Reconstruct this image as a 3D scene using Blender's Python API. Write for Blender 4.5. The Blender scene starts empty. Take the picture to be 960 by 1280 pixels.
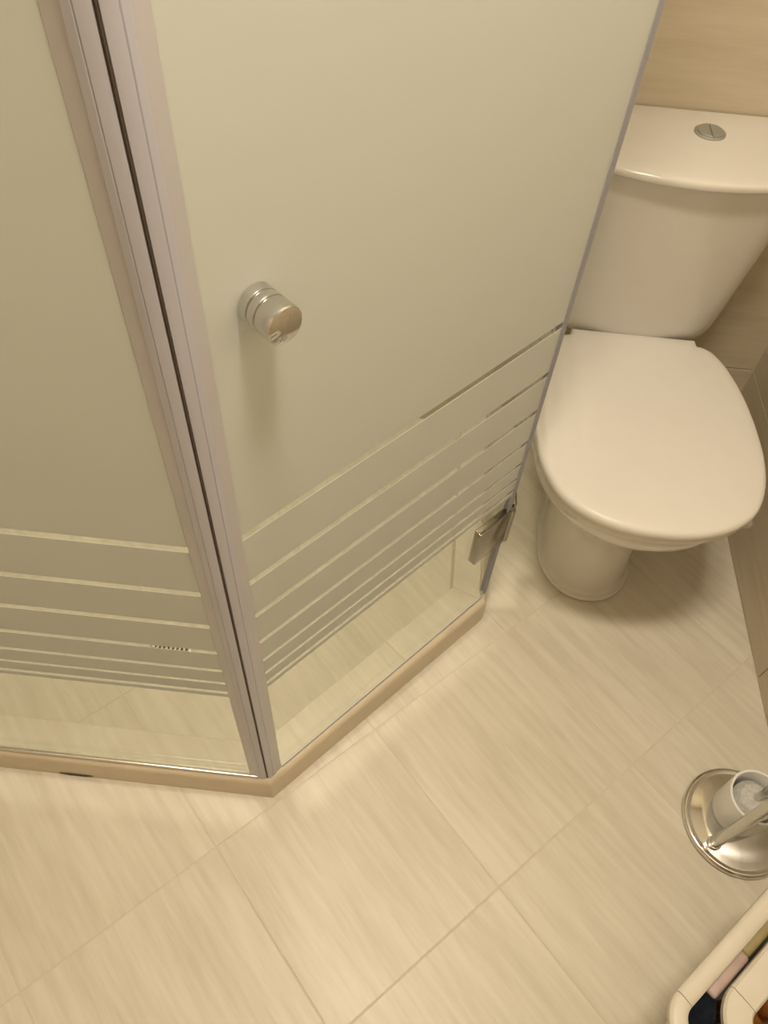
import bpy, bmesh, math, random
from mathutils import Vector, Matrix

random.seed(4)
S = bpy.context.scene
COL = S.collection

# ------------------------------------------------------------------ camera, world, exposure
cam_data = bpy.data.cameras.new('camera')
cam = bpy.data.objects.new('camera', cam_data)
COL.objects.link(cam)
rows = ((0.9946, 0.1031, -0.0147), (0.0915, -0.7970, 0.5970), (0.0498, -0.5951, -0.8021))
XC = Vector((rows[0][0], rows[1][0], rows[2][0])).normalized()
ZF = Vector((rows[0][2], rows[1][2], rows[2][2])).normalized()
YD = ZF.cross(XC).normalized()
XC = YD.cross(ZF).normalized()
cam.matrix_world = Matrix(((XC.x, -YD.x, -ZF.x, 0), (XC.y, -YD.y, -ZF.y, 0), (XC.z, -YD.z, -ZF.z, 1.36), (0, 0, 0, 1)))
cam_data.sensor_fit = 'AUTO'
cam_data.sensor_width = 36.0
cam_data.lens = 966 / 1280 * 36.0
cam_data.clip_start = 0.02
S.camera = cam

world = bpy.data.worlds.new('world')
S.world = world
world.use_nodes = True
world.node_tree.nodes['Background'].inputs['Color'].default_value = (1.0, 0.80, 0.55, 1)
world.node_tree.nodes['Background'].inputs['Strength'].default_value = 0.2

S.view_settings.view_transform = 'Standard'
S.view_settings.look = 'None'
S.view_settings.gamma = 1.0
S.view_settings.use_curve_mapping = False
S.view_settings.exposure = 0.0

LAMP_COLOR = (1.0, 0.865, 0.68)
LAMP_STRENGTH = 154.0
SHOWER_FILL_STRENGTH = 240.0  # fill light added inside the shower
LAMPS = ((0.00, 0.33), (0.19, 0.30))

# ------------------------------------------------------------------ layout constants
X0, X1, Y0, Y1, ZC = -0.90, 0.7326, -1.00, 1.305, 2.30
TOI = Vector((0.407, 1.0, 0.0))                 # toilet base
CORNER = Vector((-0.1655, 0.3955, 0))            # glass corner (closing seam)
DOOR_END = Vector((0.1855, 0.7885, 0))           # hinge edge of the door
DD = (DOOR_END - CORNER).normalized()            # along the door
DN = Vector((DD.y, -DD.x, 0))                    # out of the shower, through the door
KERB_H = 0.07
GLASS_TOP = 1.86

# ------------------------------------------------------------------ materials
def new_mat(name):
    m = bpy.data.materials.new(name)
    m.use_nodes = True
    nt = m.node_tree
    b = nt.nodes['Principled BSDF']
    return m, nt, b

def plain(name, col, rough=0.5, metal=0.0, spec=0.5, coat=0.0, var=0.04, scale=30.0, bump=0.0):
    m, nt, b = new_mat(name)
    tc = nt.nodes.new('ShaderNodeTexCoord')
    n = nt.nodes.new('ShaderNodeTexNoise')
    n.inputs['Scale'].default_value = scale
    n.inputs['Detail'].default_value = 3
    nt.links.new(tc.outputs['Object'], n.inputs['Vector'])
    r = nt.nodes.new('ShaderNodeValToRGB')
    r.color_ramp.elements[0].position = 0.3
    r.color_ramp.elements[1].position = 0.7
    r.color_ramp.elements[0].color = (*[c * (1 - var) for c in col], 1)
    r.color_ramp.elements[1].color = (*[min(1, c * (1 + var)) for c in col], 1)
    nt.links.new(n.outputs['Fac'], r.inputs['Fac'])
    nt.links.new(r.outputs['Color'], b.inputs['Base Color'])
    b.inputs['Roughness'].default_value = rough
    b.inputs['Metallic'].default_value = metal
    b.inputs['Specular IOR Level'].default_value = spec
    b.inputs['Coat Weight'].default_value = coat
    b.inputs['Coat Roughness'].default_value = 0.06
    if bump:
        bp = nt.nodes.new('ShaderNodeBump')
        bp.inputs['Strength'].default_value = bump
        bp.inputs['Distance'].default_value = 0.001
        nt.links.new(n.outputs['Fac'], bp.inputs['Height'])
        nt.links.new(bp.outputs['Normal'], b.inputs['Normal'])
    return m

def grain_tile(name, light, dark, rot, stretch, rough, spec=0.5):
    """Beige porcelain with fine streaks running along one direction."""
    m, nt, b = new_mat(name)
    tc = nt.nodes.new('ShaderNodeTexCoord')
    mp0 = nt.nodes.new('ShaderNodeMapping')
    mp0.vector_type = 'POINT'
    mp0.inputs['Rotation'].default_value = rot
    nt.links.new(tc.outputs['Object'], mp0.inputs['Vector'])
    info = nt.nodes.new('ShaderNodeObjectInfo')
    off = nt.nodes.new('ShaderNodeVectorMath'); off.operation = 'ADD'
    mul = nt.nodes.new('ShaderNodeMath'); mul.operation = 'MULTIPLY'; mul.inputs[1].default_value = 9.0
    nt.links.new(info.outputs['Random'], mul.inputs[0])
    nt.links.new(mp0.outputs['Vector'], off.inputs[0])
    nt.links.new(mul.outputs[0], off.inputs[1])
    def noise(sc, detail, rough_):
        mp = nt.nodes.new('ShaderNodeMapping')
        mp.inputs['Scale'].default_value = sc
        nt.links.new(off.outputs[0], mp.inputs['Vector'])
        n = nt.nodes.new('ShaderNodeTexNoise')
        n.inputs['Scale'].default_value = 1.0
        n.inputs['Detail'].default_value = detail
        n.inputs['Roughness'].default_value = rough_
        nt.links.new(mp.outputs['Vector'], n.inputs['Vector'])
        return n.outputs['Fac']
    a = noise(stretch[0], 4, 0.6)
    c = noise(stretch[1], 3, 0.5)
    mx = nt.nodes.new('ShaderNodeMath'); mx.operation = 'MULTIPLY_ADD'
    mx.inputs[1].default_value = 0.6
    m2 = nt.nodes.new('ShaderNodeMath'); m2.operation = 'MULTIPLY'; m2.inputs[1].default_value = 0.4
    nt.links.new(c, m2.inputs[0])
    nt.links.new(a, mx.inputs[0])
    nt.links.new(m2.outputs[0], mx.inputs[2])
    r = nt.nodes.new('ShaderNodeValToRGB')
    r.color_ramp.elements[0].position = 0.36
    r.color_ramp.elements[1].position = 0.62
    r.color_ramp.elements[0].color = (*dark, 1)
    r.color_ramp.elements[1].color = (*light, 1)
    nt.links.new(mx.outputs[0], r.inputs['Fac'])
    nt.links.new(r.outputs['Color'], b.inputs['Base Color'])
    b.inputs['Roughness'].default_value = rough
    b.inputs['Specular IOR Level'].default_value = spec
    bp = nt.nodes.new('ShaderNodeBump')
    bp.inputs['Strength'].default_value = 0.06
    bp.inputs['Distance'].default_value = 0.001
    nt.links.new(mx.outputs[0], bp.inputs['Height'])
    nt.links.new(bp.outputs['Normal'], b.inputs['Normal'])
    return m

TA = math.radians(-46.6)                          # floor tile direction
M = {}
M['floor_tile'] = grain_tile('floor_tile', (0.74, 0.70, 0.605), (0.62, 0.575, 0.48), (0, 0, -TA),
                             ((7, 75, 10), (3, 14, 5)), 0.43, 0.6)
M['wall_tile'] = grain_tile('wall_tile', (0.61, 0.54, 0.42), (0.53, 0.46, 0.345), (0, 0, 0),
                            ((6, 6, 60), (3, 3, 14)), 0.45, 0.25)
M['grout'] = plain('grout', (0.67, 0.625, 0.525), 0.8, scale=60)
M['wall_grout'] = plain('wall_grout', (0.66, 0.60, 0.48), 0.8, scale=60)
M['ceiling'] = plain('ceiling_paint', (0.80, 0.79, 0.76), 0.8)
M['kerb'] = plain('curb_trim', (0.60, 0.52, 0.395), 0.36, var=0.05, scale=12)
M['ceramic'] = plain('white_ceramic', (0.70, 0.675, 0.635), 0.16, coat=0.4, var=0.008)
M['lid'] = plain('white_seat_plastic', (0.735, 0.71, 0.67), 0.36, spec=0.4, var=0.008)
M['chrome'] = plain('chrome', (0.80, 0.80, 0.79), 0.09, metal=1.0, var=0.01)
M['satin'] = plain('satin_metal', (0.66, 0.66, 0.64), 0.26, metal=1.0, var=0.03)
M['button'] = plain('dull_chrome', (0.42, 0.43, 0.40), 0.4, metal=0.6, var=0.04)
M['alu'] = plain('grey_channel', (0.60, 0.58, 0.56), 0.25, metal=0.85, var=0.03)
M['seal'] = plain('mauve_seal', (0.52, 0.53, 0.64), 0.35, var=0.03, scale=8)
M['seal_lip'] = plain('seal_lip', (0.54, 0.54, 0.59), 0.35, var=0.03, scale=8)
M['hinge'] = plain('dark_reflection_metal', (0.34, 0.32, 0.29), 0.16, metal=1.0, var=0.03)  # base colour darkened to stand for a dark reflection in the metal
M['magnet'] = plain('dark_magnet', (0.085, 0.062, 0.05), 0.6)
M['stain'] = plain('mould_stain', (0.10, 0.075, 0.05), 0.8, var=0.3, scale=120)
M['cream'] = plain('cream_plastic', (0.68, 0.64, 0.55), 0.45, var=0.02)
M['seam'] = plain('rim_seam', (0.34, 0.25, 0.15), 0.6)
M['navy'] = plain('navy_cloth', (0.007, 0.010, 0.018), 0.9, spec=0.15, var=0.4, scale=160, bump=0.6)
M['pink'] = plain('pink_plastic', (0.50, 0.38, 0.35), 0.4, var=0.10, scale=40)
M['olive'] = plain('olive_plastic', (0.40, 0.32, 0.15), 0.4, var=0.15, scale=40)
M['orange'] = plain('orange_plastic', (0.55, 0.20, 0.045), 0.4, var=0.15, scale=40)
M['green'] = plain('dark_green_plastic', (0.012, 0.03, 0.016), 0.3)
M['white_plastic'] = plain('white_plastic', (0.78, 0.77, 0.74), 0.35)
M['bristle'] = plain('grey_bristle', (0.55, 0.55, 0.53), 0.8, var=0.15, scale=200)

def make_glass():
    m = bpy.data.materials.new('clear_glass'); m.use_nodes = True
    nt = m.node_tree; nt.nodes.clear()
    out = nt.nodes.new('ShaderNodeOutputMaterial')
    mix = nt.nodes.new('ShaderNodeMixShader')
    tr = nt.nodes.new('ShaderNodeBsdfTransparent'); tr.inputs['Color'].default_value = (0.955, 0.97, 0.945, 1)
    gl = nt.nodes.new('ShaderNodeBsdfGlossy'); gl.inputs['Roughness'].default_value = 0.03
    lw = nt.nodes.new('ShaderNodeLayerWeight'); lw.inputs['Blend'].default_value = 0.5
    pw = nt.nodes.new('ShaderNodeMath'); pw.operation = 'POWER'; pw.inputs[1].default_value = 5.0
    ma = nt.nodes.new('ShaderNodeMath'); ma.operation = 'MULTIPLY_ADD'
    ma.inputs[1].default_value = 0.6; ma.inputs[2].default_value = 0.022
    nt.links.new(lw.outputs['Facing'], pw.inputs[0])
    nt.links.new(pw.outputs[0], ma.inputs[0])
    nt.links.new(ma.outputs[0], mix.inputs['Fac'])
    nt.links.new(tr.outputs[0], mix.inputs[1])
    nt.links.new(gl.outputs[0], mix.inputs[2])
    nt.links.new(mix.outputs[0], out.inputs['Surface'])
    return m
M['glass'] = make_glass()

def make_translucent(name, col, trans, amount=0.55, clear=0.0):
    m = bpy.data.materials.new(name); m.use_nodes = True
    nt = m.node_tree; nt.nodes.clear()
    out = nt.nodes.new('ShaderNodeOutputMaterial')
    tc = nt.nodes.new('ShaderNodeTexCoord')
    n = nt.nodes.new('ShaderNodeTexNoise'); n.inputs['Scale'].default_value = 3.0; n.inputs['Detail'].default_value = 2
    nt.links.new(tc.outputs['Object'], n.inputs['Vector'])
    r = nt.nodes.new('ShaderNodeValToRGB')
    r.color_ramp.elements[0].color = (*[c * 0.97 for c in col], 1)
    r.color_ramp.elements[1].color = (*[min(1, c * 1.03) for c in col], 1)
    nt.links.new(n.outputs['Fac'], r.inputs['Fac'])
    d = nt.nodes.new('ShaderNodeBsdfDiffuse')
    nt.links.new(r.outputs['Color'], d.inputs['Color'])
    t = nt.nodes.new('ShaderNodeBsdfTranslucent'); t.inputs['Color'].default_value = (*trans, 1)
    mix = nt.nodes.new('ShaderNodeMixShader'); mix.inputs['Fac'].default_value = amount
    nt.links.new(d.outputs[0], mix.inputs[1]); nt.links.new(t.outputs[0], mix.inputs[2])
    last = mix.outputs[0]
    if clear:
        tr = nt.nodes.new('ShaderNodeBsdfTransparent')
        m2 = nt.nodes.new('ShaderNodeMixShader'); m2.inputs['Fac'].default_value = clear
        nt.links.new(last, m2.inputs[1]); nt.links.new(tr.outputs[0], m2.inputs[2])
        last = m2.outputs[0]
    nt.links.new(last, out.inputs['Surface'])
    return m
M['frost'] = make_translucent('frosted_film', (0.69, 0.71, 0.715), (0.87, 0.89, 0.895), 0.58)
M['cup'] = make_translucent('frosted_cup', (0.92, 0.92, 0.91), (0.85, 0.85, 0.83), 0.12)
M['clip'] = make_translucent('clear_clip', (0.75, 0.74, 0.70), (0.7, 0.7, 0.66), 0.3, clear=0.2)
M['gasket'] = make_translucent('door_gasket', (0.55, 0.55, 0.62), (0.5, 0.5, 0.56), 0.4)

def make_emit(name, col, strength):
    m = bpy.data.materials.new(name); m.use_nodes = True
    nt = m.node_tree; nt.nodes.clear()
    out = nt.nodes.new('ShaderNodeOutputMaterial')
    e = nt.nodes.new('ShaderNodeEmission')
    e.inputs['Color'].default_value = (*col, 1); e.inputs['Strength'].default_value = strength
    nt.links.new(e.outputs[0], out.inputs['Surface'])
    return m
M['bulb'] = make_emit('lamp_bulb', LAMP_COLOR, LAMP_STRENGTH)
M['downlight'] = make_emit('shower_fill_light', LAMP_COLOR, SHOWER_FILL_STRENGTH)  # emission of the fill light added above the shower

# ------------------------------------------------------------------ object helpers
def world_of(p):
    v = Vector((0, 0, 0))
    while p is not None:
        v = v + p.location
        p = p.parent
    return v

def obj(name, bm, mat, parent=None, smooth=False, label=None):
    """Mesh coordinates are world coordinates; they are shifted to the parent's base."""
    off = world_of(parent)
    if off.length > 0:
        bmesh.ops.translate(bm, vec=-off, verts=bm.verts)
    bmesh.ops.recalc_face_normals(bm, faces=bm.faces)
    me = bpy.data.meshes.new(name)
    bm.to_mesh(me); bm.free()
    for m in (mat if isinstance(mat, (list, tuple)) else [mat]):
        me.materials.append(m)
    if smooth:
        for p in me.polygons: p.use_smooth = True
        me.set_sharp_from_angle(angle=math.radians(smooth if smooth > 1 else 40))
    o = bpy.data.objects.new(name, me)
    COL.objects.link(o)
    o.parent = parent
    if label: o['label'] = label
    return o

def thing(name, label, cat, loc=(0, 0, 0), group=None):
    o = bpy.data.objects.new(name, None)
    o.empty_display_size = 0.05
    o.location = loc
    COL.objects.link(o)
    o['label'] = label; o['category'] = cat
    if group: o['group'] = group
    return o

def structure(o):
    o['kind'] = 'structure'
    return o

def prism(bm, pts, z0, z1, bev=0.0):
    """Vertical prism of a 2D polygon, its top edge chamfered by bev."""
    n = len(pts)
    lo = [bm.verts.new((p[0], p[1], z0)) for p in pts]
    hi = [bm.verts.new((p[0], p[1], z1 - bev)) for p in pts]
    loops = [lo, hi]
    if bev:
        c = Vector((sum(p[0] for p in pts) / n, sum(p[1] for p in pts) / n))
        ins = []
        for i in range(n):
            p = Vector(pts[i][:2]); a = (Vector(pts[i - 1][:2]) - p).normalized(); b = (Vector(pts[(i + 1) % n][:2]) - p).normalized()
            d = a + b
            if d.length < 1e-4: d = c - p
            d.normalize()
            if d.dot(c - p) < 0: d = -d
            ins.append(p + d * bev * 1.3)
        loops.append([bm.verts.new((p.x, p.y, z1)) for p in ins])
    for a, b in zip(loops, loops[1:]):
        for i in range(n):
            bm.faces.new((a[i], a[(i + 1) % n], b[(i + 1) % n], b[i]))
    bm.faces.new(lo[::-1]); bm.faces.new(loops[-1])

def obox(bm, o, ax, ay, az, bev=0.0):
    """Box spanned by three vectors from corner o (world), optional bevel."""
    o = Vector(o); ax = Vector(ax); ay = Vector(ay); az = Vector(az)
    vs = [bm.verts.new(o + ax * i + ay * j + az * k) for k in (0, 1) for j in (0, 1) for i in (0, 1)]
    fs = [(0, 2, 3, 1), (4, 5, 7, 6), (0, 1, 5, 4), (2, 6, 7, 3), (0, 4, 6, 2), (1, 3, 7, 5)]
    faces = [bm.faces.new([vs[i] for i in f]) for f in fs]
    if bev:
        es = list({e for f in faces for e in f.edges})
        bmesh.ops.bevel(bm, geom=es, offset=bev, segments=2, affect='EDGES', profile=0.5)

def loft(bm, rings, cap0=True, cap1=True):
    """Skin closed rings of equal length."""
    R = [[bm.verts.new(p) for p in r] for r in rings]
    n = len(R[0])
    for a, b in zip(R, R[1:]):
        for i in range(n):
            bm.faces.new((a[i], a[(i + 1) % n], b[(i + 1) % n], b[i]))
    if cap0: bm.faces.new(R[0][::-1])
    if cap1: bm.faces.new(R[-1])
    return R

def lathe(bm, prof, c=(0, 0, 0), axis=(0, 0, 1), n=40, cap0=True, cap1=True):
    """prof = list of (radius, height along the axis)."""
    c = Vector(c); a = Vector(axis).normalized()
    u = a.orthogonal().normalized(); v = a.cross(u)
    rings = []
    for r, h in prof:
        rings.append([c + a * h + (u * math.cos(2 * math.pi * i / n) + v * math.sin(2 * math.pi * i / n)) * r for i in range(n)])
    loft(bm, rings, cap0, cap1)

def tube(bm, pts, r, n=12):
    pts = [Vector(p) for p in pts]
    rings = []
    t0 = (pts[1] - pts[0]).normalized()
    u = t0.orthogonal().normalized()
    for i, p in enumerate(pts):
        t = (pts[min(i + 1, len(pts) - 1)] - pts[max(i - 1, 0)]).normalized()
        u = (u - t * u.dot(t)).normalized()
        v = t.cross(u)
        rr = r[i] if isinstance(r, (list, tuple)) else r
        rings.append([p + (u * math.cos(2 * math.pi * k / n) + v * math.sin(2 * math.pi * k / n)) * rr for k in range(n)])
    loft(bm, rings)

def spline(pts, sub):
    """Catmull-Rom through a list of tuples."""
    out = []
    P = [pts[0]] + list(pts) + [pts[-1]]
    for i in range(1, len(P) - 2):
        for s in range(sub):
            t = s / sub
            out.append(tuple(0.5 * (2 * b + (c - a) * t + (2 * a - 5 * b + 4 * c - d) * t * t + (-a + 3 * b - 3 * c + d) * t ** 3)
                             for a, b, c, d in zip(P[i - 1], P[i], P[i + 1], P[i + 2])))
    out.append(tuple(pts[-1]))
    return out

def clip_poly(poly, a, b, c):
    """Keep a*x+b*y <= c."""
    out = []
    for i in range(len(poly)):
        p, q = poly[i], poly[(i + 1) % len(poly)]
        dp, dq = a * p[0] + b * p[1] - c, a * q[0] + b * q[1] - c
        if dp <= 0: out.append(p)
        if dp * dq < 0:
            t = dp / (dp - dq)
            out.append((p[0] + (q[0] - p[0]) * t, p[1] + (q[1] - p[1]) * t))
    return out

def area(poly):
    return abs(sum(poly[i - 1][0] * poly[i][1] - poly[i][0] * poly[i - 1][1] for i in range(len(poly)))) / 2

# ------------------------------------------------------------------ room shell
bm = bmesh.new(); obox(bm, (X0 - .1, Y0 - .1, -.08), (X1 - X0 + .2, 0, 0), (0, Y1 - Y0 + .2, 0), (0, 0, .0793))
floor = structure(obj('floor', bm, M['grout']))
bm = bmesh.new(); obox(bm, (X0 - .1, Y0 - .1, ZC), (X1 - X0 + .2, 0, 0), (0, Y1 - Y0 + .2, 0), (0, 0, .08))
structure(obj('ceiling', bm, M['ceiling']))

T = 0.330; J = 0.0026
A = Vector((math.cos(TA), math.sin(TA))); B = Vector((-A.y, A.x))
for i in range(-8, 9):
    for j in range(-8, 9):
        a0, b0 = -0.0455 + i * T + J / 2, 0.0295 + j * T + J / 2
        a1, b1 = a0 + T - J, b0 + T - J
        poly = [tuple(A * s + B * t) for s, t in ((a0, b0), (a1, b0), (a1, b1), (a0, b1))]
        for cl in ((1, 0, X1 - .001), (-1, 0, -X0 - .001), (0, 1, Y1 - .001), (0, -1, -Y0 - .001)):
            poly = clip_poly(poly, *cl)
            if len(poly) < 3: break
        if len(poly) < 3 or area(poly) < 4e-4: continue
        bm = bmesh.new(); prism(bm, poly, -.0007, 0.0, 0.0005)
        obj('tile', bm, M['floor_tile'], floor)

def tile_wall(name, origin, along, length, normal):
    """Wall slab faced with 60 x 40 cm tiles; first row is a cut row of 25 cm."""
    o = Vector(origin); al = Vector(along); nn = Vector(normal)
    bm = bmesh.new()
    obox(bm, o - nn * .10 - al * .0, al * length, nn * .094, (0, 0, ZC))
    w = structure(obj(name, bm, M['wall_grout']))
    zs = [0.0, 0.25]
    while zs[-1] < ZC - .02: zs.append(min(ZC, zs[-1] + .40))
    cache = {}
    s = 0.0
    cuts = [0.0]
    while cuts[-1] < length - .02: cuts.append(min(length, cuts[-1] + .60))
    for s0, s1 in zip(cuts, cuts[1:]):
        for z0, z1 in zip(zs, zs[1:]):
            key = (round(s1 - s0, 3), round(z1 - z0, 3))
            if key not in cache:
                bm = bmesh.new()
                L, Hh = s1 - s0 - .002, z1 - z0 - .002
                ins = .0008
                base = [al * 0 + Vector((0, 0, 0)), al * L, al * L + Vector((0, 0, Hh)), Vector((0, 0, Hh))]
                top = [al * ins + Vector((0, 0, ins)), al * (L - ins) + Vector((0, 0, ins)), al * (L - ins) + Vector((0, 0, Hh - ins)), al * ins + Vector((0, 0, Hh - ins))]
                loft(bm, [[p - nn * .006 for p in base], [p - nn * .0008 for p in base], top])
                bmesh.ops.recalc_face_normals(bm, faces=bm.faces)
                me = bpy.data.meshes.new('tile'); bm.to_mesh(me); bm.free()
                me.materials.append(M['wall_tile'])
                cache[key] = me
            t = bpy.data.objects.new('tile', cache[key])
            t.location = o + al * (s0 + (.0003 if s0 == 0 else .001)) + Vector((0, 0, z0 + .001))
            t.parent = w
            COL.objects.link(t)
    return w
tile_wall('wall_right', (X1, Y1, 0), (0, -1, 0), Y1 - Y0, (-1, 0, 0))
tile_wall('wall_back', (X1, Y1, 0), (-1, 0, 0), X1 - X0, (0, -1, 0))
tile_wall('wall_left', (X0, Y1, 0), (0, -1, 0), Y1 - Y0, (1, 0, 0))
tile_wall('wall_front', (X1, Y0, 0), (-1, 0, 0), X1 - X0, (0, 1, 0))

# ------------------------------------------------------------------ shower curb
def offset_path(path, d):
    """Offset an open 2D polyline to its left by d with mitred corners."""
    out = []
    for i, p in enumerate(path):
        p = Vector(p)
        dirs = []
        if i > 0: dirs.append((p - Vector(path[i - 1])).normalized())
        if i < len(path) - 1: dirs.append((Vector(path[i + 1]) - p).normalized())
        nl = [Vector((-d_.y, d_.x)) for d_ in dirs]
        if len(nl) == 1: out.append(p + nl[0] * d)
        else:
            m = (nl[0] + nl[1]).normalized()
            out.append(p + m * (d / m.dot(nl[0])))
    return out

outer = [(X0 + .001, 0.3845), (-0.1575, 0.3820), (0.1935, 0.7700), (0.2000, Y1 - .001)]
curb = thing('shower_curb', 'low beige tiled curb with rounded front trim under the shower glass', 'curb', (-0.1575, 0.382, 0))
W = 0.067
trim_prof = [(0.0, 0.0005), (0.0, 0.058), (0.0012, 0.0635), (0.004, 0.0675), (0.008, 0.0695), (0.0125, 0.070), (0.0125, 0.0005)]
offs = {d: offset_path(outer, d) for d in {p[0] for p in trim_prof} | {0.0135, W}}
for k in range(3):
    bm = bmesh.new()
    loft(bm, [[(*offs[d][k], z) for d, z in trim_prof], [(*offs[d][k + 1], z) for d, z in trim_prof]])
    obj('curb_trim', bm, M['kerb'], curb, smooth=35)
cut_at = {0: [0.0, 0.10, 1.0], 1: [0.0, 0.615, 1.0], 2: [0.0, 0.75, 1.0]}
for k in range(3):
    bm = bmesh.new()
    q0, q1 = offset_path(outer, .013), offset_path(outer, W - .001)
    prism(bm, [q0[k], q0[k + 1], q1[k + 1], q1[k]], 0.0004, KERB_H - .0022)
    obj('curb_core', bm, M['grout'], curb)
for k in range(3):
    i0, i1 = offs[0.0135][k], offs[0.0135][k + 1]
    j0, j1 = offs[W][k], offs[W][k + 1]
    for f0, f1 in zip(cut_at[k], cut_at[k][1:]):
        e0 = 0.0006 if f0 == 0 else 0.0013; e1 = 0.0006 if f1 == 1 else 0.0013
        L = (i1 - i0).length
        a, b = f0 + e0 / L, f1 - e1 / L
        poly = [i0.lerp(i1, a), i0.lerp(i1, b), j0.lerp(j1, b), j0.lerp(j1, a)]
        bm = bmesh.new(); prism(bm, poly, 0.0005, KERB_H - 0.0005, 0.001)
        obj('curb_tile', bm, M['floor_tile'], curb)
# mould stain at the foot of the front trim
bm = bmesh.new()
ring = []
for i in range(20):
    t = 2 * math.pi * i / 20
    ring.append((-0.496 + 0.026 * math.cos(t) * (1 + .25 * math.sin(3 * t)), 0.3826, 0.0065 + 0.006 * math.sin(t) * (1 + .3 * math.cos(2 * t))))
loft(bm, [ring, [(x, y - .0006, z) for x, y, z in ring]])
obj('mould_stain', bm, M['stain'], curb, label='dark mould stain at the foot of the curb')

# ------------------------------------------------------------------ shower glass
PT = 0.006                                        # pane thickness
FROST = [(0.743, GLASS_TOP)]
edges = [(0.7335, 0.6595), (0.6505, 0.5885), (0.580, 0.5235), (0.516, 0.4735), (0.467, 0.4365), (0.4305, 0.408), (0.4005, 0.3905)]
FROST += [(b, a) for a, b in edges]

def glass_panel(root, p0, p1, nrm):
    """Pane standing on the curb from p0 to p1; frosted bands on its outer face."""
    p0 = Vector(p0); p1 = Vector(p1); d = p1 - p0; nrm = Vector(nrm)
    zb = KERB_H + 0.004
    bm = bmesh.new(); obox(bm, p0 - nrm * PT / 2 + Vector((0, 0, zb)), d, nrm * PT, (0, 0, GLASS_TOP - zb), 0.0006)
    pane = obj('glass_pane', bm, M['glass'], root)
    for z0, z1 in FROST:
        bm = bmesh.new()
        obox(bm, p0 + nrm * (PT / 2 + .0001) + d * .0005 + Vector((0, 0, z0)), d * .999, nrm * .0004, (0, 0, z1 - z0))
        obj('frosted_band', bm, M['frost'], root)
    return pane

DX = Vector((1, 0, 0)); DZ = Vector((0, 0, 1))
lp = thing('shower_screen', 'fixed frosted glass shower panel left of the door, clear stripes near its foot', 'shower screen', (-0.50, CORNER.y, KERB_H))
LP1 = Vector((CORNER.x - 0.012, CORNER.y + .0015, 0))
glass_panel(lp, (X0 + .002, LP1.y, 0), LP1, (0, -1, 0))
# bottom channel: two thin lips either side of the glass
bm = bmesh.new()
obox(bm, (X0 + .002, LP1.y - PT / 2 - .0042, KERB_H), (LP1.x - .004 - X0, 0, 0), (0, .0036, 0), (0, 0, .009), .0008)
obj('bottom_channel', bm, M['alu'], lp, smooth=35, label='thin shiny metal channel at the foot of the glass')

dr = thing('shower_door', 'frosted glass shower door set diagonally, with round knob and clear stripes', 'shower door', ((CORNER + DOOR_END) / 2 + Vector((0, 0, KERB_H))))
glass_panel(dr, CORNER + DD * .013, DOOR_END - DD * .004, DN)
rp = thing('shower_screen', 'fixed frosted glass side panel behind the door, beside the toilet', 'shower screen', (0.1885, 1.04, KERB_H))
glass_panel(rp, (0.1885, DOOR_END.y + .005, 0), (0.1885, Y1 - .002, 0), (1, 0, 0))

def profile(name, parent, o, along, nrm, pts, z0, z1, mat):
    """Extrude a plan outline [(s along, t outward)] vertically."""
    o = Vector(o); bm = bmesh.new()
    pl = [(o + along * s + nrm * t) for s, t in pts]
    loft(bm, [[(p.x, p.y, z0) for p in pl], [(p.x, p.y, z1) for p in pl]])
    return obj(name, bm, mat, parent, smooth=30)
LX = Vector((-1, 0, 0)); LN = Vector((0, -1, 0))
body = [(.0001, -.006), (.0001, .0045), (0.003, .0062), (0.0085, .0068), (0.0092, .0060), (0.0100, .0068), (0.0150, .0062), (0.0160, .0050), (0.0160, -.006)]
lip = [(0.0160, .0031), (0.0160, .0049), (0.0262, .0044), (0.0272, .0031)]
CO = Vector((CORNER.x, CORNER.y, 0))
zt = GLASS_TOP
s1 = profile('corner_seal', lp, CO + LN * -.0015, LX, LN, body, KERB_H + .001, zt, M['seal'])
s1['label'] = 'grey mauve upright seal at the corner'
profile('seal_lip', lp, CO + LN * -.0015, LX, LN, lip, KERB_H + .001, zt, M['seal_lip'])
s2 = profile('corner_seal', dr, CO, DD, DN, body, KERB_H + .001, zt, M['seal'])
s2['label'] = 'grey mauve upright seal at the corner'
profile('seal_lip', dr, CO, DD, DN, lip, KERB_H + .001, zt, M['seal_lip'])
profile('magnet_strip', dr, CO, DD, DN, [(-.0020, -.005), (-.0013, .0036), (-.0002, .0036), (-.0002, -.005)], KERB_H + .001, zt, M['magnet'])['label'] = 'dark magnetic strip in the closing seam'
# gasket on the hinge edge of the door and under it
profile('edge_gasket', dr, DOOR_END, DD, DN, [(-.0075, .0034), (-.0075, .0050), (.002, .0046), (.003, 0), (.002, -.0046), (-.0075, -.0050), (-.0075, -.0040), (-.0036, -.0032), (-.0036, .0032)], KERB_H + .012, zt, M['gasket'])
bm = bmesh.new()
obox(bm, CO + DD * .028 + DN * .0033 + Vector((0, 0, KERB_H + .0008)), DD * ((DOOR_END - CORNER).length - .036), DN * .0022, (0, 0, .007), .0006)
obj('bottom_sweep', bm, M['seal_lip'], dr)

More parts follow.
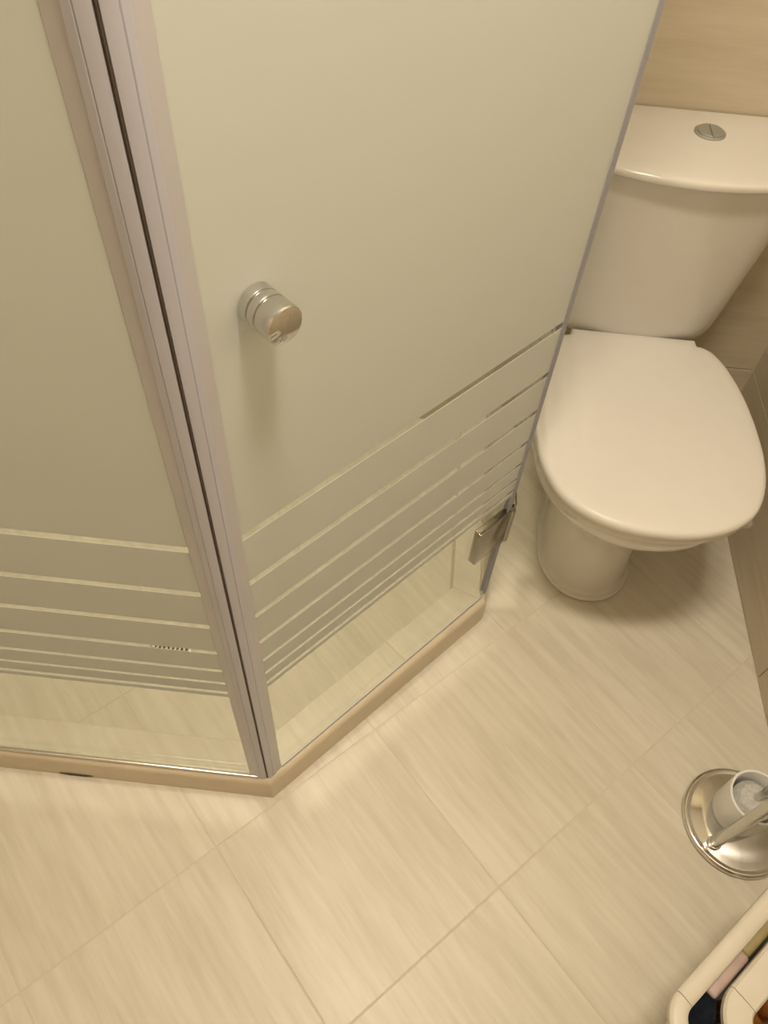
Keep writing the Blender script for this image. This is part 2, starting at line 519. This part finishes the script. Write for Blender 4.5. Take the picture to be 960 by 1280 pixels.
# hinge: clamp plate on the door, knuckle and plate on the side panel
hz0, hz1 = 0.258, 0.346
L_d = (DOOR_END - CORNER).length
bm = bmesh.new(); obox(bm, CO + DD * (L_d - .075) - DN * .006 + Vector((0, 0, hz0)), DD * .073, DN * .0150, (0, 0, hz1 - hz0), .0012)
hinge = obj('hinge', bm, M['hinge'], dr, smooth=30, label='square metal hinge at the lower corner of the door, dark reflection in its colour')
bm = bmesh.new(); lathe(bm, [(.0045, hz0), (.0055, hz0 + .001), (.0055, hz1 - .001), (.0045, hz1)], DOOR_END + DD * .0045 + DN * .0062, n=20)
obj('knuckle', bm, M['hinge'], hinge, smooth=40)
bm = bmesh.new(); obox(bm, (0.1917, DOOR_END.y + .010, hz0), (.0085, 0, 0), (0, .055, 0), (0, 0, hz1 - hz0), .0012)
obj('panel_plate', bm, M['hinge'], hinge, smooth=30)

# knob, outside and inside
KB = CO + DD * ((Vector((-0.1215, 0.4495, 0)) - CO).dot(DD)) + Vector((0, 0, 0.999))
r = 0.0158
prof = [(r * .9, .0031), (r, .0042), (r, .0120), (r * .985, .0126), (r * .90, .0130), (r * .90, .0142), (r * .985, .0146), (r, .0152),
        (r, .0208), (r * .985, .0214), (r * .90, .0218), (r * .90, .0230), (r * .985, .0234), (r, .0240), (r, .0370), (r * .985, .0382), (r * .95, .0388)]
bm = bmesh.new(); lathe(bm, prof, KB, DN, 48)
knob = obj('knob', bm, M['satin'], dr, smooth=30, label='round grooved metal knob on the door')
bm = bmesh.new(); lathe(bm, [(r * .93, .0386), (r * .93, .0392), (r * .90, .0394)], KB, DN, 48)
obj('end_cap', bm, M['chrome'], knob, smooth=30, label='mirror chrome end face')
bm = bmesh.new(); lathe(bm, [(a, b + .002) for a, b in prof[:8]] + [(r, .026), (r * .94, .028)], KB, -DN, 32)
obj('inner_knob', bm, M['satin'], dr, smooth=30)

# drain in the shower floor
dt = thing('shower_drain', 'small round metal drain in the shower floor behind the glass', 'drain', (-0.399, 0.645, 0))
bm = bmesh.new(); lathe(bm, [(.040, .0004), (.040, .003), (.037, .0038), (.033, .0030), (.033, .0008)], (-0.399, 0.645, 0), n=40)
obj('drain_ring', bm, M['satin'], dt, smooth=35)
bm = bmesh.new()
lathe(bm, [(.032, .0009), (.032, .0016)], (-0.399, 0.645, 0), n=40)
gr = obj('drain_well', bm, M['magnet'], dt)
for q in range(-3, 4):
    x = q * .0085; h = math.sqrt(.032 ** 2 - x * x) * .97
    bm = bmesh.new(); obox(bm, (-0.399 + x - .0024, 0.645 - h, .0014), (.0048, 0, 0), (0, 2 * h, 0), (0, 0, .002), .0005)
    obj('drain_bar', bm, M['satin'], dt)

# ------------------------------------------------------------------ toilet
toi = thing('toilet', 'white close coupled toilet with closed lid, beside the right wall', 'toilet', TOI)
N = 96
def egg(cx, hw, yf, yc, yb, z, eb=2.8, hwb=None):
    pts = []
    for i in range(N):
        t = 2 * math.pi * i / N
        c, s = math.cos(t), math.sin(t)
        if s <= 0:
            x = hw * math.copysign(abs(c) ** 0.94, c); y = yc + (yc - yf) * -(abs(s) ** 0.98)
        else:
            x = hw * math.copysign(abs(c) ** (2 / eb), c); y = yc + (yb - yc) * abs(s) ** (2 / eb)
            if hwb is not None:
                k = (y - yc) / (yb - yc)
                x *= 1 + (hwb / hw - 1) * k * k * (3 - 2 * k)
        pts.append((cx + x, y, z))
    return pts
cx = TOI.x
# z, half width, front, widest, back, back half width
sec = [(0.001, .0975, .838, .955, 1.165, .085), (.006, .0985, .8365, .955, 1.166, .086), (.011, .0965, .839, .955, 1.164, .085),
       (.016, .0885, .848, .955, 1.158, .080), (.05, .0860, .851, .955, 1.155, .078), (.11, .0835, .853, .955, 1.155, .078),
       (.17, .0860, .846, .950, 1.16, .082), (.22, .0980, .828, .945, 1.17, .090), (.26, .1190, .802, .940, 1.19, .105),
       (.295, .1480, .770, .935, 1.21, .120), (.325, .1690, .745, .930, 1.235, .130), (.350, .1800, .7290, .927, 1.25, .140),
       (.372, .1845, .7205, .925, 1.255, .145), (.383, .1850, .7195, .925, 1.256, .146), (.3885, .1825, .7215, .925, 1.254, .144), (.390, .178, .726, .925, 1.25, .14)]
secs = spline(sec, 4)
rings = [egg(cx, hw, yf, yc, yb, z, 2.6, hwb) for z, hw, yf, yc, yb, hwb in secs]
rings += [egg(cx, .135, .768, .92, 1.10, .389, 2.2), egg(cx, .130, .775, .92, 1.095, .375, 2.2),
          egg(cx, .12, .79, .92, 1.07, .30, 2.2), egg(cx, .08, .84, .93, 1.03, .22, 2.0), egg(cx, .04, .90, .94, 1.0, .19, 2.0)]
bm = bmesh.new(); loft(bm, rings)
obj('bowl', bm, M['ceramic'], toi, smooth=50)

half = [(.0, .708), (.040, .7105), (.085, .7215), (.125, .7425), (.158, .776), (.179, .825), (.1885, .882), (.1895, .930), (.1865, .985),
        (.178, 1.045), (.163, 1.100), (.146, 1.135), (.130, 1.1485), (.118, 1.1515)]
half = spline(half, 4)
tail = [(.1165, 1.1535), (.1160, 1.158), (.1155, 1.166), (.1140, 1.168)]
right = half + tail
outline = [(cx + x, y) for x, y in right] + [(cx - x, y) for x, y in reversed(right[1:])]
lc = Vector((cx, .935))
def scaled(k, z):
    out = []
    for x, y in outline:
        d = Vector((x, y)) - lc
        out.append((lc.x + d.x * k, lc.y + d.y * k, z))
    return out
bm = bmesh.new()
loft(bm, [scaled(.975, .4085), scaled(.992, .4095), scaled(1.0, .4125), scaled(1.0, .4190), scaled(.994, .4228), scaled(.982, .4256), scaled(.96, .4275), scaled(.90, .4290), scaled(.7, .4305), scaled(.4, .4315), scaled(.1, .432)])
lid = obj('lid', bm, M['lid'], toi, smooth=60)
# seat ring under the lid
inner = [(cx + (x - cx) * .60, .92 + (y - .92) * .68) for x, y in outline]
def mixr(k, z): return scaled(k, z)
rings = [mixr(.955, .3915), mixr(.975, .3925), mixr(.982, .396), mixr(.982, .4025), mixr(.976, .4060), mixr(.955, .4075),
         [(x, y, .4075) for x, y in inner], [(x, y, .3915) for x, y in inner]]
bm = bmesh.new(); R = loft(bm, rings, False, False)
for i in range(len(R[0])):
    j = (i + 1) % len(R[0]); bm.faces.new((R[-1][i], R[-1][j], R[0][j], R[0][i]))
obj('seat', bm, M['lid'], toi, smooth=50)
for s in (-1, 1):
    bm = bmesh.new(); lathe(bm, [(.010, -.022), (.0115, -.02), (.0115, .02), (.010, .022)], (cx + s * .075, 1.1620, .4005), (1, 0, 0), 20)
    obj('seat_hinge', bm, M['lid'], toi, smooth=40)

def rrect(cx, hw, yf, yb, rf, rb, bow, z, n=8, m=16):
    """Tank plan: front edge bowed toward the room (-y)."""
    pts = []
    def arc(px, py, r, a0, a1):
        for i in range(n + 1):
            t = math.radians(a0 + (a1 - a0) * i / n); pts.append((px + r * math.cos(t), py + r * math.sin(t)))
    arc(hw - rf, yf + rf, rf, -90, 0)
    arc(hw - rb, yb - rb, rb, 0, 90)
    arc(-hw + rb, yb - rb, rb, 90, 180)
    arc(-hw + rf, yf + rf, rf, 180, 270)
    fx = hw - rf
    for i in range(1, m):
        pts.append((-fx + 2 * fx * i / m, yf))
    out = []
    for x, y in pts:
        k = max(0.0, (yb - y) / (yb - yf))
        out.append((cx + x, y + bow * (x / hw) ** 2 * k, z))
    return out
tb = Y1 - .004
sec = [(.392, .120, 1.205, .04), (.396, .138, 1.186, .045), (.404, .148, 1.174, .048), (.420, .1545, 1.165, .05), (.46, .1585, 1.157, .05), (.56, .163, 1.138, .05), (.66, .167, 1.120, .05), (.7565, .170, 1.102, .05)]
bm = bmesh.new()
loft(bm, [rrect(cx, hw, yf, tb, rf, .02, .028, z) for z, hw, yf, rf in spline(sec, 4)])
obj('tank', bm, M['ceramic'], toi, smooth=50)
lidsec = [(.7570, .172, 1.092), (.7580, .1765, 1.0865), (.7610, .1785, 1.0845), (.7675, .1785, 1.0845), (.7705, .1770, 1.0865), (.7722, .1735, 1.091), (.7730, .168, 1.098)]
bm = bmesh.new()
loft(bm, [rrect(cx, hw, yf, tb, .05, .012, .038, z) for z, hw, yf in lidsec] + [rrect(cx, .15, 1.118, 1.294, .045, .012, .03, .7742), rrect(cx, .08, 1.18, 1.25, .03, .012, .01, .7750)])
obj('tank_lid', bm, M['ceramic'], toi, smooth=50)
# dual flush button
bc = (0.4235, 1.228, .7746)
bm = bmesh.new(); lathe(bm, [(.0245, 0), (.0245, .002), (.0225, .0034)], bc, n=40)
btn = obj('flush_button', bm, M['button'], toi, smooth=35, label='round dull chrome flush button')
for s in (-1, 1):
    pts = [(bc[0] + s * .0008, bc[1] - .0205)] + [(bc[0] + s * max(.0008, .0205 * math.cos(math.radians(t))), bc[1] + .0205 * math.sin(math.radians(t))) for t in range(-80, 81, 10)] + [(bc[0] + s * .0008, bc[1] + .0205)]
    bm = bmesh.new(); prism(bm, pts if s > 0 else pts[::-1], bc[2] + .0034, bc[2] + .0052, .0006)
    obj('button_half', bm, M['button'], btn)

# clip of a rim freshener hanging on the bowl rim
hk = thing('rim_freshener_clip', 'small clear plastic clip hooked on the right rim of the toilet bowl', 'clip', (0.557, 0.785, .37))
bm = bmesh.new()
tube(bm, [(0.530, 0.779, .372), (0.546, 0.787, .369), (0.560, 0.795, .362), (0.573, 0.802, .355)], .0045, 10)
obj('clip_arm', bm, M['clip'], hk, smooth=50)
bm = bmesh.new(); bmesh.ops.create_uvsphere(bm, u_segments=20, v_segments=12, radius=.0105, matrix=Matrix.Translation((0.577, 0.805, .352)) @ Matrix.Diagonal((1.25, 1.0, .9, 1)))
obj('clip_knob', bm, M['clip'], hk, smooth=60)

# ------------------------------------------------------------------ chrome stand with brush cup
SC = Vector((0.6385, 0.4250, 0))
st = thing('bathroom_stand', 'free-standing chrome stand with round domed base and upright pole', 'stand', SC)
prof = [(.086, .0006), (.0905, .003), (.0920, .0065), (.0905, .0100), (.0865, .0118), (.0835, .0112), (.0815, .0100), (.079, .0104), (.070, .0128), (.055, .0155), (.035, .0175), (.015, .0184), (.003, .0186)]
bm = bmesh.new(); lathe(bm, prof, SC, n=72)
obj('base', bm, M['chrome'], st, smooth=60)
pp = (0.5900, 0.3830)
bm = bmesh.new(); lathe(bm, [(.0095, .008), (.0095, .66), (.007, .668), (.003, .672)], (*pp, 0), n=28)
obj('pole', bm, M['satin'], st, smooth=40)
bm = bmesh.new(); lathe(bm, [(.0118, .0105), (.0118, .017), (.0112, .019), (.0096, .0195)], (*pp, 0), n=28)
obj('collar', bm, M['chrome'], st, smooth=40)
bm = bmesh.new(); tube(bm, [(pp[0], pp[1], .63), (pp[0] + .02, pp[1] + .02, .632), (pp[0] + .08, pp[1] + .08, .632), (pp[0] + .092, pp[1] + .092, .638), (pp[0] + .095, pp[1] + .095, .65)], .005, 14)
obj('roll_arm', bm, M['chrome'], st, smooth=50)

CP = (0.6350, 0.4370)
cup = thing('brush_cup', 'frosted white cup standing on the round chrome base', 'cup', (*CP, .018))
cupo = [(.036, .0190), (.040, .0200), (.0425, .025), (.0440, .07), (.0450, .103), (.0445, .1055), (.0432, .1060), (.0408, .1055), (.040, .103), (.039, .06), (.036, .026)]
bm = bmesh.new(); lathe(bm, cupo, (*CP, 0), n=56)
obj('cup_body', bm, M['cup'], cup, smooth=50)
br = thing('toilet_brush', 'toilet brush standing inside the frosted white cup', 'toilet brush', (*CP, .027))
bm = bmesh.new()
lathe(bm, [(.012, .028), (.030, .036), (.034, .06), (.033, .085), (.024, .096), (.010, .100)], (*CP, 0), n=48)
for v in bm.verts:
    a = math.atan2(v.co.y - CP[1], v.co.x - CP[0])
    k = 1 + .05 * math.sin(24 * a)
    v.co.x = CP[0] + (v.co.x - CP[0]) * k; v.co.y = CP[1] + (v.co.y - CP[1]) * k
bh = obj('brush_head', bm, M['bristle'], br, smooth=30); bh['kind'] = 'stuff'
bm = bmesh.new(); lathe(bm, [(.0055, .098), (.0055, .36), (.009, .37), (.009, .44), (.006, .45)], (*CP, 0), n=24)
obj('handle', bm, M['satin'], br, smooth=40)

# ------------------------------------------------------------------ cream baskets and what is in them
BC = Vector((0.389, 0.123, 0)); BU = Vector((0.730, 0.684, 0)).normalized(); BV = Vector((-BU.y, BU.x, 0))
def bl(u, v, z): return BC + BU * u + BV * v + Vector((0, 0, z))
def rr_loop(u0, u1, v0, v1, r, z, n=8):
    pts = []
    for (pu, pv, a0) in ((u1 - r, v1 - r, 0), (u0 + r, v1 - r, 90), (u0 + r, v0 + r, 180), (u1 - r, v0 + r, 270)):
        for i in range(n + 1):
            t = math.radians(a0 + 90 * i / n); pts.append(bl(pu + r * math.cos(t), pv + r * math.sin(t), z))
    return pts
def basket(root, u0, u1, v0, v1, r, zb, zt, taper, rim_w, rim_h):
    def L(ins, z): return rr_loop(u0 + ins, u1 - ins, v0 + ins, v1 - ins, max(.008, r - ins * .6), z)
    k = rim_w * .5
    wall = .0025
    bm = bmesh.new()
    loft(bm, [L(taper + k, zb), L(k, zt - rim_h * .6), L(k + wall, zt - rim_h * .6), L(taper + k + wall, zb + .003)])
    obj('basket_wall', bm, M['cream'], root, smooth=40)
    # rim: four straight pieces and four corner pieces around the top
    prof = [(0, -rim_h), (-.0, -.004), (.003, -.0008), (rim_w * .35, 0), (rim_w * .65, 0), (rim_w - .003, -.0008), (rim_w, -.004), (rim_w, -rim_h)]
    def rim_ring(pos):
        p, nrm = pos
        return [p + nrm * d + Vector((0, 0, zt + dz)) for d, dz in prof]
    cs = ((u1 - r, v1 - r, 0), (u0 + r, v1 - r, 90), (u0 + r, v0 + r, 180), (u1 - r, v0 + r, 270))
    def at(pu, pv, a):
        t = math.radians(a); o = BU * math.cos(t) + BV * math.sin(t)
        return (bl(pu, pv, 0) + o * r, -o)
    for q in range(4):
        pu, pv, a0 = cs[q]
        g = math.degrees(.0004 / r)
        bm = bmesh.new(); loft(bm, [rim_ring(at(pu, pv, a0 + g + (90 - 2 * g) * i / 10)) for i in range(11)])
        obj('rim_corner', bm, M['cream'], root, smooth=40)
        pu2, pv2, a2 = cs[(q + 1) % 4]
        A_, B_ = at(pu, pv, a0 + 90), at(pu2, pv2, a2)
        d = (B_[0] - A_[0]).normalized() * .0005
        bm = bmesh.new(); loft(bm, [rim_ring((A_[0] + d, A_[1])), rim_ring((B_[0] - d, B_[1]))])
        obj('rim_side', bm, M['cream'], root, smooth=40)

bk = thing('storage_basket', 'large cream plastic basket on the floor in the lower right corner', 'basket', bl(.11, -.11, 0))
basket(bk, -.035, .255, -.210, 0.0, .042, .001, .300, .056, .022, .012)
ib = thing('storage_basket', 'smaller cream basket with broad rim nested inside the larger cream basket', 'basket', bl(.12, -.11, .004))
basket(ib, .013, .232, -.190, -.038, .050, .0045, .2995, .045, .035, .012)

def pouch(bm, u0, u1, v0, v1, z0, z1, rnd):
    obox(bm, bl(u0, v0, z0), BU * (u1 - u0), BV * (v1 - v0), (0, 0, z1 - z0))
    bmesh.ops.bevel(bm, geom=list(bm.edges), offset=rnd, segments=4, affect='EDGES', profile=0.5)

# navy cloth folded into the corner of the large basket
pl = [(.040, -.0175), (.040, -.0365), (.028, -.043), (.018, -.055), (.0122, -.075), (.0122, -.15), (-.0178, -.15), (-.0178, -.046), (-.0150, -.034), (-.008, -.025), (.002, -.0190), (.015, -.0175)]
bm = bmesh.new()
def nl(k, z):
    c = Vector((.005, -.06)); out = []
    for i, (u, v) in enumerate(pl):
        p = c + (Vector((u, v)) - c) * k
        out.append(bl(p.x, p.y, z + .003 * math.sin(i * 1.7)))
    return out
loft(bm, [nl(.78, .258), nl(.94, .266), nl(.985, .274), nl(.985, .281), nl(.90, .286), nl(.5, .287)])
o = obj('folded_cloth', bm, M['navy'], None, smooth=60)
o['label'] = 'dark navy cloth stuffed in the left corner of the large basket'; o['category'] = 'cloth'
bm = bmesh.new(); pouch(bm, .040, .112, -.0376, -.0222, .20, .284, .005)
o = obj('soap_packet', bm, M['pink'], None, smooth=60)
o['label'] = 'pale pink packet tucked between the two basket rims'; o['category'] = 'packet'
bm = bmesh.new(); pouch(bm, .1135, .200, -.0376, -.0222, .20, .276, .005)
o = obj('sponge_packet', bm, M['olive'], None, smooth=60)
o['label'] = 'olive packet tucked between the basket rims, right of the pink packet'; o['category'] = 'packet'

def bottle(name, label, u, v, z0, h, r, mat, capmat):
    c = bl(u, v, z0)
    t = thing(name, label, 'bottle', c)
    bm = bmesh.new(); lathe(bm, [(r * .9, 0), (r, .004), (r, h * .68), (r * .9, h * .76), (r * .5, h * .82), (r * .45, h * .84)], c, n=28)
    obj('bottle_body', bm, mat, t, smooth=40)
    bm = bmesh.new(); lathe(bm, [(r * .55, h * .84), (r * .58, h * .85), (r * .58, h * .98), (r * .5, h)], c, n=28)
    obj('cap', bm, capmat, t, smooth=40)
bottle('toiletry_bottle', 'orange plastic bottle in the smaller basket at the right frame edge', .108, -.098, .0085, .25, .022, M['orange'], M['orange'])
bottle('toiletry_bottle', 'dark green bottle in the smaller basket, nearest its left rim', .072, -.116, .0085, .255, .019, M['green'], M['green'])

# ------------------------------------------------------------------ recessed ceiling lights (above the frame), plus an added shower fill light
def downlight(label, x, y, mat, group=None):
    t = thing('ceiling_spotlight', label, 'lamp', (x, y, ZC), group)
    bm = bmesh.new(); lathe(bm, [(.104, ZC - .0005), (.104, ZC - .006), (.095, ZC - .009), (.090, ZC - .004)], (x, y, 0), n=48, cap1=False)
    obj('lamp_ring', bm, M['satin'], t, smooth=40)
    bm = bmesh.new(); lathe(bm, [(.088, ZC - .0045), (.088, ZC - .006), (.05, ZC - .0065)], (x, y, 0), n=48)
    obj('lamp_glass', bm, mat, t, smooth=40)
downlight('recessed round ceiling spotlight nearest the shower corner', LAMPS[0][0], LAMPS[0][1], M['bulb'])
downlight('recessed round ceiling spotlight nearer the right wall', LAMPS[1][0], LAMPS[1][1], M['bulb'])
downlight('added unseen fill light in the ceiling over the inside of the shower', -0.36, 0.68, M['downlight'])  # unseen lamp added to brighten the shower floor and frosted glass from inside
